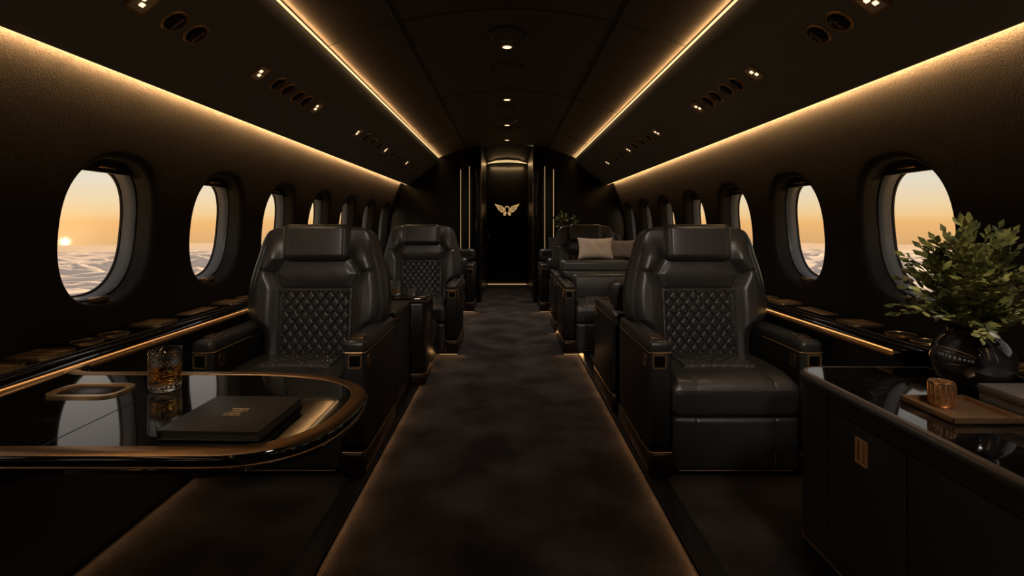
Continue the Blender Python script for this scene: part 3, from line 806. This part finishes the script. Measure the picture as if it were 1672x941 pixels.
# tumbler
g = thing('whiskey_tumbler', 'cut crystal tumbler of amber whiskey on the left table', 'glass', (-1.035, 1.52, TZ + .0008))
R0 = .0425
MB().lathe([(.037, 0), (.041, .004), (R0, .012), (R0 + .001, .05), (R0 + .002, .121), (R0 + .0012, .1225), (R0 - .0015, .121), (R0 - .002, .05), (R0 - .003, .022), (R0 - .010, .017), (.002, .016)], 64, capt=True).obj('glass_body', M['crystal'], g)
lq = MB(); lq.lathe([(.001, .0165), (R0 - .0105, .0172), (R0 - .0028, .0225), (R0 - .0018, .05), (R0 - .0018, .076), (.001, .0765)], 48, capt=True).obj('whiskey', M['amber_w'], g)
mb = MB(); mb.rbox((.008, -.004, .050), (.031, .031, .031), .005, 2, Matrix.Rotation(.6, 3, 'Z') @ Matrix.Rotation(.5, 3, 'X')); mb.obj('ice_cube', M['glass'], g)

# book on the table
b = thing('notebook', 'closed black leather notebook with small gold emblem on the left table', 'book', (-.685, 1.270, TZ + .0012), -.03)
MB().bx(-.120, .120, -.117, .117, .0200, .0235, .0015).bx(-.120, .120, -.117, .117, 0, .0035, .0015).bx(-.120, -.115, -.117, .117, .001, .022, .001).obj('cover', M['cover'], b)
MB().bx(-.116, .115, -.112, .112, .0034, .0201, .0005).obj('pages', M['paper'], b)
mb = MB()
for (x0, x1, y0, y1) in ((-.020, .020, .016, .018), (-.020, .020, -.018, -.016), (-.020, -.0185, -.018, -.002), (.0185, .020, .002, .018), (-.014, .014, .008, .0095), (-.014, .014, -.0095, -.008), (-.012, -.0105, -.010, .012), (.0105, .012, -.012, .010), (-.004, -.002, -.016, .008), (.003, .005, -.006, .016)):
    mb.bx(x0 * 1.1, x1 * 1.1, y0 * 1.25, y1 * 1.25, .0234, .0240, 0)
mb.obj('gold_emblem', M['gold_print'], b)

# ------------------------------------------------------------------ right cabinet
CX = 1.08
t = thing('credenza', 'black cabinet with rounded corner and marble top in the right foreground', 'cabinet', (0, 0, 0))
def arcpts(cx, cy, r, a0, a1, n_=8): return [(cx + r * math.cos(math.radians(a0 + (a1 - a0) * i / n_)), cy + r * math.sin(math.radians(a0 + (a1 - a0) * i / n_))) for i in range(n_ + 1)]
co = [(CX, .35)] + arcpts(CX + .10, 1.83, .10, 180, 90) + [(1.612, 1.93), (1.612, .35)]
co = co[::-1]
mb = MB(); bev_slab(mb, offset(co, .012), [(.0, .06), (.0, .618)]); mb.obj('body', M['cabinet'], t)
mb = MB(); bev_slab(mb, co, [(.012, .618), (.003, .622), (0, .630), (0, .640), (.004, .647), (.012, .650)], False, False); mb.obj('top_edge', M['cabinet'], t)
mb = MB(); bev_slab(mb, co, [(.010, .649), (.0125, .6555), (.024, .6575), (.028, .656)], False, False); mb.obj('rim', M['rim'], t)
mb = MB(); bev_slab(mb, offset(co, .026), [(.0, .64), (.0, .6568)]); mb.obj('marble_top', M['marble2'], t)
mb = MB(); bev_slab(mb, offset(co, .030), [(.0, .008), (.0, .055)]); mb.obj('plinth', M['shell'], t)
q = offset(co, .011); n_ = len(q)
MB().tube([(x, y, .055) for x, y in q[2:]] , .0045, 6).obj('gold_line', M['gold_satin'], t)
q = offset(co, .004)
MB().tube([(x, y, .6235) for x, y in q[2:]], .0018, 5).obj('gold_line', M['gold_satin'], t)
def door(y0, y1, hy):
    dd = MB().bx(CX + .006, CX + .02, y0, y1, .075, .575, .003).obj('door', M['cabinet'], t)
    if hy:
        MB().rrect((CX + .004, hy, .502), .052, .078, 0, .006, 'x', .004, .003).bx(CX + .001, CX + .008, hy - .004, hy + .004, .466, .538, .001).obj('handle', M['gold_print'], dd)
        MB().bx(CX + .004, CX + .008, hy - .022, hy + .022, .467, .537, .001).obj('handle_recess', M['gold_dark'], dd)
door(1.368, 1.700, 1.535); door(1.03, 1.360, None); door(.69, 1.022, None)
# corner post line
MB().bx(CX + .009, CX + .014, 1.704, 1.708, .075, .618, 0).obj('seam', M['seam'], t)

# tray, candle, box, vase on the cabinet
CT = .6575
t = thing('tray', 'small rectangular bronze tray on the right cabinet', 'tray', (1.30, 1.445, CT))
MB().bx(-.098, .098, -.092, .092, 0, .005, .001).obj('tray_base', M['bronze'], t)
mb = MB()
mb.bx(-.098, .098, -.092, -.088, 0, .020, .001).bx(-.098, .098, .088, .092, 0, .020, .001).bx(-.098, -.094, -.092, .092, 0, .020, .001).bx(.094, .098, -.092, .092, 0, .020, .001)
mb.obj('tray_rim', M['bronze'], t)
t = thing('candle_glass', 'small bronze glass candle cup on the tray', 'candle', (1.285, 1.485, CT + .0052))
MB().lathe([(.027, 0), (.030, .004), (.0315, .012), (.032, .072), (.0307, .073), (.029, .070), (.0288, .012), (.002, .008)], 40, capt=True).obj('cup', M['bronze_glass'], t)
mb = MB()
for q_ in range(16):
    a = 2 * PI * q_ / 16; mb.tube([(.0316 * math.cos(a), .0316 * math.sin(a), .010), (.0321 * math.cos(a), .0321 * math.sin(a), .066)], .0018, 5)
mb.obj('fluting', M['bronze_glass'], t)
MB().lathe([(.002, .009), (.0286, .009), (.0286, .048), (.002, .047)], 30, capt=True).obj('wax', M['wax'], t)
MB().tube([(0, 0, .046), (.001, 0, .058)], .001, 5).obj('wick', M['black_hole'], t)
t = thing('box', 'flat grey-brown lidded box in the right foreground beside the tray', 'box', (1.507, 1.28, CT), 0)
MB().bx(-.098, .098, -.22, .22, 0, .042, .002).obj('box_base', M['stonebox'], t)
MB().bx(-.10, .10, -.222, .222, .0435, .067, .002).obj('lid', M['stonebox'], t)
VX, VY_ = 1.500, 1.62
t = thing('plant_vase', 'round black smoked glass vase holding leafy greenery on the right cabinet', 'vase', (VX, VY_, CT))
prof = [(.048, 0)]
for i in range(1, 22):
    a = -PI / 2 + .42 + (PI - .42 - .62) * i / 21
    prof.append((.108 * math.cos(a), .105 + .108 * math.sin(a)))
prof += [(.064, .197), (.066, .204), (.063, .206), (.060, .200), (.066, .188), (.085, .165)]
MB().lathe(prof, 64).obj('vase_body', M['vase'], t)

def foliage(base, nspr, height, spread, leafl, seed, zlow=-.05, lean=(0, 0)):
    rnd = random.Random(seed); ms, ml = MB(), MB()
    B = Vector(base)
    for i in range(nspr):
        az = rnd.uniform(0, 2 * PI); q = rnd.random() ** .55
        rx = spread * q; tip = Vector((math.cos(az) * rx + lean[0], math.sin(az) * rx * .75 + lean[1], height * (1 - .70 * q * q) * rnd.uniform(.72, 1.05)))
        if q > .75: tip.z += rnd.uniform(zlow, .05)
        mid = Vector((tip.x * .30, tip.y * .30, max(tip.z, .1) * .65 + .02))
        p0 = Vector((rnd.uniform(-.03, .03), rnd.uniform(-.03, .03), -.05))
        pts = []
        for j in range(11):
            s_ = j / 10; pts.append(B + p0 * (1 - s_) ** 2 + mid * 2 * s_ * (1 - s_) + tip * s_ * s_)
        ms.tube(pts, [.0024 * (1 - .7 * j / 10) for j in range(11)], 5)
        nl = 10
        for j in range(nl):
            s_ = .30 + .70 * (j + .5) / nl
            k_ = s_ * 10; i0 = min(9, int(k_)); P = pts[i0].lerp(pts[i0 + 1], k_ - i0); T = (pts[i0 + 1] - pts[i0]).normalized()
            side = T.cross(Vector((rnd.uniform(-.4, .4), rnd.uniform(-.4, .4), 1))).normalized()
            for sg in (1, -1):
                L = leafl * rnd.uniform(.7, 1.15) * (1.05 - .45 * s_)
                D = (T * rnd.uniform(.5, .9) + side * sg * rnd.uniform(.7, 1) + Vector((rnd.uniform(-.3, .3), rnd.uniform(-.3, .3), rnd.uniform(-.35, .35)))).normalized()
                Wd = D.cross(T); Wd = (Wd.cross(D)).normalized() if rnd.random() < .75 else Vector((rnd.uniform(-1, 1), rnd.uniform(-1, 1), rnd.uniform(-1, 1))).cross(D).normalized()
                Nn = D.cross(Wd).normalized(); w_ = L * rnd.uniform(.20, .27)
                c_ = L * rnd.uniform(-.12, .12)
                vs = [P + D * .03 * L]
                for (a, ww, cc) in ((.28, .8, .3), (.52, 1, .6), (.78, .65, .7)):
                    for e in (-1, 0, 1): vs.append(P + D * L * a + Wd * w_ * ww * e + Nn * (c_ * cc + (0 if e == 0 else .10 * w_ * 2)))
                vs.append(P + D * L + Nn * c_ * .4)
                ml.add(vs, [(0, 1, 2), (0, 2, 3), (1, 4, 5, 2), (2, 5, 6, 3), (4, 7, 8, 5), (5, 8, 9, 6), (7, 10, 8), (8, 10, 9)])
        T = (pts[10] - pts[9]).normalized(); Wd = T.cross(Vector((.3, .5, .2))).normalized(); P = pts[10]; L = leafl * .7
        ml.add([P, P + T * L * .5 + Wd * L * .22, P + T * L, P + T * L * .5 - Wd * L * .22], [(0, 1, 2, 3)])
    return ms, ml
t = thing('leafy_branches', 'bunch of small-leaved green branches in the black vase on the right cabinet', 'plant', (VX, VY_, CT + .20))
ms, ml = foliage((0, 0, 0), 96, .345, .250, .057, 5, -.10, (.02, 0))
ms.obj('stems', M['stem'], t); ml.obj('leaves', M['leaf'], t, ang=80)
# far plant on the narrow stand by the bulkhead
t = thing('plant_stand', 'slim black stand by the right bulkhead under a small plant', 'stand', (.85, 7.60, .008))
MB().bx(-.22, .22, -.055, .045, .02, .99, .01).obj('body', M['cabinet'], t); MB().bx(-.20, .20, -.045, .04, 0, .03, .004).obj('plinth', M['shell'], t)
t = thing('small_vase', 'small dark vase on the stand at the far right bulkhead', 'vase', (.86, 7.595, .999))
MB().lathe([(.03, 0), (.052, .02), (.060, .055), (.045, .09), (.030, .10), (.028, .095), (.04, .08)], 28).obj('vase_body', M['vase'], t)
t = thing('leafy_branches', 'small bunch of green leaves beyond the tall seat near the right bulkhead', 'plant', (.87, 7.54, 1.11))
ms, ml = foliage((0, 0, 0), 26, .28, .20, .075, 11, .0)
ms.obj('stems', M['stem'], t); ml.obj('leaves', M['leaf'], t, ang=80)

# ------------------------------------------------------------------ left: console and side table behind front seat
t = thing('arm_console', 'low black console with padded top behind the front left armchair', 'console', (-1.10, 3.40, 0))
MB().bx(-.36, .40, -.24, .24, .60, .65, .02, 4).obj('padded_top', M['leather'], t)
MB().bx(-.355, .395, -.235, .235, .12, .60, .012).obj('body', M['shell'], t)
MB().bx(-.35, .40, -.23, .23, .012, .12, .01).obj('plinth', M['plinth'], t)
MB().tube([(.20, -.237, .60), (.385, -.238, .60), (.399, -.22, .60), (.399, .235, .60)], .003, 6).obj('gold_trim', M['gold_satin'], t)
t = thing('side_table', 'black lacquer cabinet table between the two left armchairs', 'side table', (-.98, 3.88, 0))
MB().bx(-.42, .40, -.22, .20, .635, .665, .012, 3).obj('table_top', M['marble'], t)
MB().bx(-.40, .385, -.20, .18, .10, .635, .03, 3).obj('body', M['bulk'], t)
MB().bx(-.39, .375, -.19, .17, .012, .10, .02).obj('plinth', M['plinth'], t)
MB().tube([(-.40, -.221, .637), (.385, -.221, .637), (.401, -.205, .637), (.401, .19, .637)], .003, 6).obj('gold_trim', M['gold_satin'], t)
MB().tube([(-.38, -.203, .10), (.36, -.203, .10), (.388, -.175, .10), (.388, .16, .10)], .003, 6).obj('base_trim', M['gold_satin'], t)
g2 = thing('drinking_glass', 'crystal tumbler on the side table between the left armchairs', 'glass', (-.845, 3.80, .6655))
MB().lathe([(.036, 0), (.040, .01), (.042, .11), (.0395, .11), (.037, .02), (.002, .015)], 32, capt=True).obj('glass_body', M['crystal'], g2)
MB().lathe([(.002, .016), (.036, .018), (.037, .045), (.002, .045)], 28, capt=True).obj('drink', M['amber_w'], g2)
g3 = thing('drinking_glass', 'small short glass nearer the aisle on the left side table', 'glass', (-.72, 3.78, .6655))
MB().lathe([(.026, 0), (.029, .006), (.031, .055), (.029, .055), (.027, .01), (.002, .008)], 32, capt=True).obj('glass_body', M['crystal'], g3)
# ottoman between side table and seat
t = thing('ottoman', 'low black leather footstool between the left side table and the second armchair', 'ottoman', (-.86, 4.34, 0))
MB().bx(-.28, .24, -.19, .16, .16, .36, .05, 4).obj('cushion', M['leather'], t); MB().bx(-.26, .22, -.17, .14, .012, .17, .02).obj('base', M['shell'], t)

# ------------------------------------------------------------------ outside: cloud sea and sky
from mathutils import noise as mnoise
rows, cols_ = 330, 330
mb = MB(); zb = -200
for sgn in (-1, 1):
    vs = []; fs = []
    for i in range(rows):
        r = 1100 * (8200 / 1100) ** (i / (rows - 1))
        for j in range(cols_):
            a = sgn * (.16 + 1.05 * j / (cols_ - 1))
            x, y = r * math.sin(a), r * math.cos(a)
            p = Vector((x / 400, y / 400, 0))
            wv = Vector((mnoise.noise(p * 1.3), mnoise.noise(p * 1.3 + Vector((9, 2, 0))), 0)) * .35
            p = p + wv
            big = mnoise.noise(p * .45)
            d1 = mnoise.voronoi(p)[0][0]; d2 = mnoise.voronoi(p * 2.4 + Vector((3, 7, 0)))[0][0]; d3 = mnoise.voronoi(p * 5.6 + Vector((1, 4, 0)))[0][0]
            fade = max(.12, 1 - r / 7500)
            h = fade * (150 * math.sqrt(max(0, 1 - min(1, d1) ** 2)) + 74 * math.sqrt(max(0, 1 - min(1, d2 * 1.1) ** 2)) + 26 * (1 - d3) + 5 * mnoise.noise(p * 14) + 50 * big) - 62
            vs.append((x, y, zb + h - 62 * max(.4, 1 - r / 6000)))
    for i in range(rows - 1):
        for j in range(cols_ - 1):
            fs.append((i * cols_ + j, i * cols_ + j + 1, (i + 1) * cols_ + j + 1, (i + 1) * cols_ + j))
    mb.add(vs, fs)
M['cloud'] = mat('cloud', (.90, .86, .84), 1, spec=0, emit=(1, .60, .40), es=.07)  # warm emission stands in for sunlight scattered inside the clouds
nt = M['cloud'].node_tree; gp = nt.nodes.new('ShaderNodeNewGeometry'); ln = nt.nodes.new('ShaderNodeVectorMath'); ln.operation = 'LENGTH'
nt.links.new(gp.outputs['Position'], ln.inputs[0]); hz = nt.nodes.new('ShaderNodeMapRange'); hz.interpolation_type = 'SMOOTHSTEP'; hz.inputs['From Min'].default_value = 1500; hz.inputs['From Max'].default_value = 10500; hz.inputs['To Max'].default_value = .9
nt.links.new(ln.outputs['Value'], hz.inputs['Value']); em = nt.nodes.new('ShaderNodeEmission'); em.inputs[0].default_value = (.93, .56, .27, 1)  # horizon haze painted on as emission growing with distance
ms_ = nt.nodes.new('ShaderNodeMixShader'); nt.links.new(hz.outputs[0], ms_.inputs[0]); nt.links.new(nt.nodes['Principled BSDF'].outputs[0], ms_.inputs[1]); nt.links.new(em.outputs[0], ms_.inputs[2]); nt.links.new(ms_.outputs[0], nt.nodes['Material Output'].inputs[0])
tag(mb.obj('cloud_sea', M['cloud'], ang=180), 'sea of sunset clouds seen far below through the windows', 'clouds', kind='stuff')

SUN = Vector((-722, 820, -29)).normalized()
w = bpy.data.worlds.new('sky'); scene.world = w; w.use_nodes = True; nt = w.node_tree; nt.nodes.clear()
tc = nt.nodes.new('ShaderNodeTexCoord'); sp = nt.nodes.new('ShaderNodeSeparateXYZ'); nt.links.new(tc.outputs['Generated'], sp.inputs[0])
mr = nt.nodes.new('ShaderNodeMapRange'); mr.inputs['From Min'].default_value = -.03; mr.inputs['From Max'].default_value = .37
nt.links.new(sp.outputs['Z'], mr.inputs['Value'])
rp = nt.nodes.new('ShaderNodeValToRGB'); nt.links.new(mr.outputs[0], rp.inputs['Fac'])
e = rp.color_ramp.elements
def lin(r, g, b_): return tuple(((c / 255) / 12.92 if c <= 10 else ((c / 255 + .055) / 1.055) ** 2.4) for c in (r, g, b_)) + (1,)
e[0].position = 0; e[0].color = lin(228, 176, 118)
e[1].position = 1; e[1].color = lin(138, 132, 130)
for p_, c_ in ((.08, lin(246, 188, 118)), (.115, lin(249, 208, 148)), (.165, lin(246, 219, 174)), (.26, lin(235, 225, 204)), (.5, lin(185, 178, 168))):
    k_ = e.new(p_); k_.color = c_
dt = nt.nodes.new('ShaderNodeVectorMath'); dt.operation = 'DOT_PRODUCT'; dt.inputs[1].default_value = SUN
nt.links.new(tc.outputs['Generated'], dt.inputs[0])
def lobe(power, c, s):
    mx_ = nt.nodes.new('ShaderNodeMath'); mx_.operation = 'MAXIMUM'; mx_.inputs[1].default_value = 0; nt.links.new(dt.outputs['Value'], mx_.inputs[0])
    pw = nt.nodes.new('ShaderNodeMath'); pw.operation = 'POWER'; pw.inputs[1].default_value = power; nt.links.new(mx_.outputs[0], pw.inputs[0])
    vm = nt.nodes.new('ShaderNodeVectorMath'); vm.operation = 'SCALE'; vm.inputs[0].default_value = [q * s for q in c]; nt.links.new(pw.outputs[0], vm.inputs['Scale']); return vm
l1, l2, l3 = lobe(14, (1, .62, .25), .05), lobe(1200, (1, .70, .32), .20), lobe(90000, (1, .85, .55), 3)
acc = rp.outputs['Color']
for l_ in (l1, l2, l3):
    ad = nt.nodes.new('ShaderNodeVectorMath'); ad.operation = 'ADD'; nt.links.new(acc, ad.inputs[0]); nt.links.new(l_.outputs[0], ad.inputs[1]); acc = ad.outputs[0]
bg = nt.nodes.new('ShaderNodeBackground'); nt.links.new(acc, bg.inputs[0]); bg.inputs[1].default_value = 1.0
wo = nt.nodes.new('ShaderNodeOutputWorld'); nt.links.new(bg.outputs[0], wo.inputs[0])
sl = bpy.data.lights.new('sun', 'SUN'); sl.energy = 10; sl.color = (1, .66, .36); sl.angle = .03
so = bpy.data.objects.new('sun', sl); col.objects.link(so); aim(so, (.24, -.97, -.24))

# ------------------------------------------------------------------ render look
scene.view_settings.view_transform = 'Standard'
scene.view_settings.look = 'None'
scene.view_settings.exposure = 0
try:
    scene.cycles.use_denoising = True
    scene.cycles.denoiser = 'OPENIMAGEDENOISE'
    scene.cycles.sample_clamp_indirect = 4
    scene.cycles.max_bounces = 8; scene.cycles.diffuse_bounces = 4; scene.cycles.glossy_bounces = 4; scene.cycles.transmission_bounces = 8
    scene.cycles.transparent_max_bounces = 8
except Exception: pass
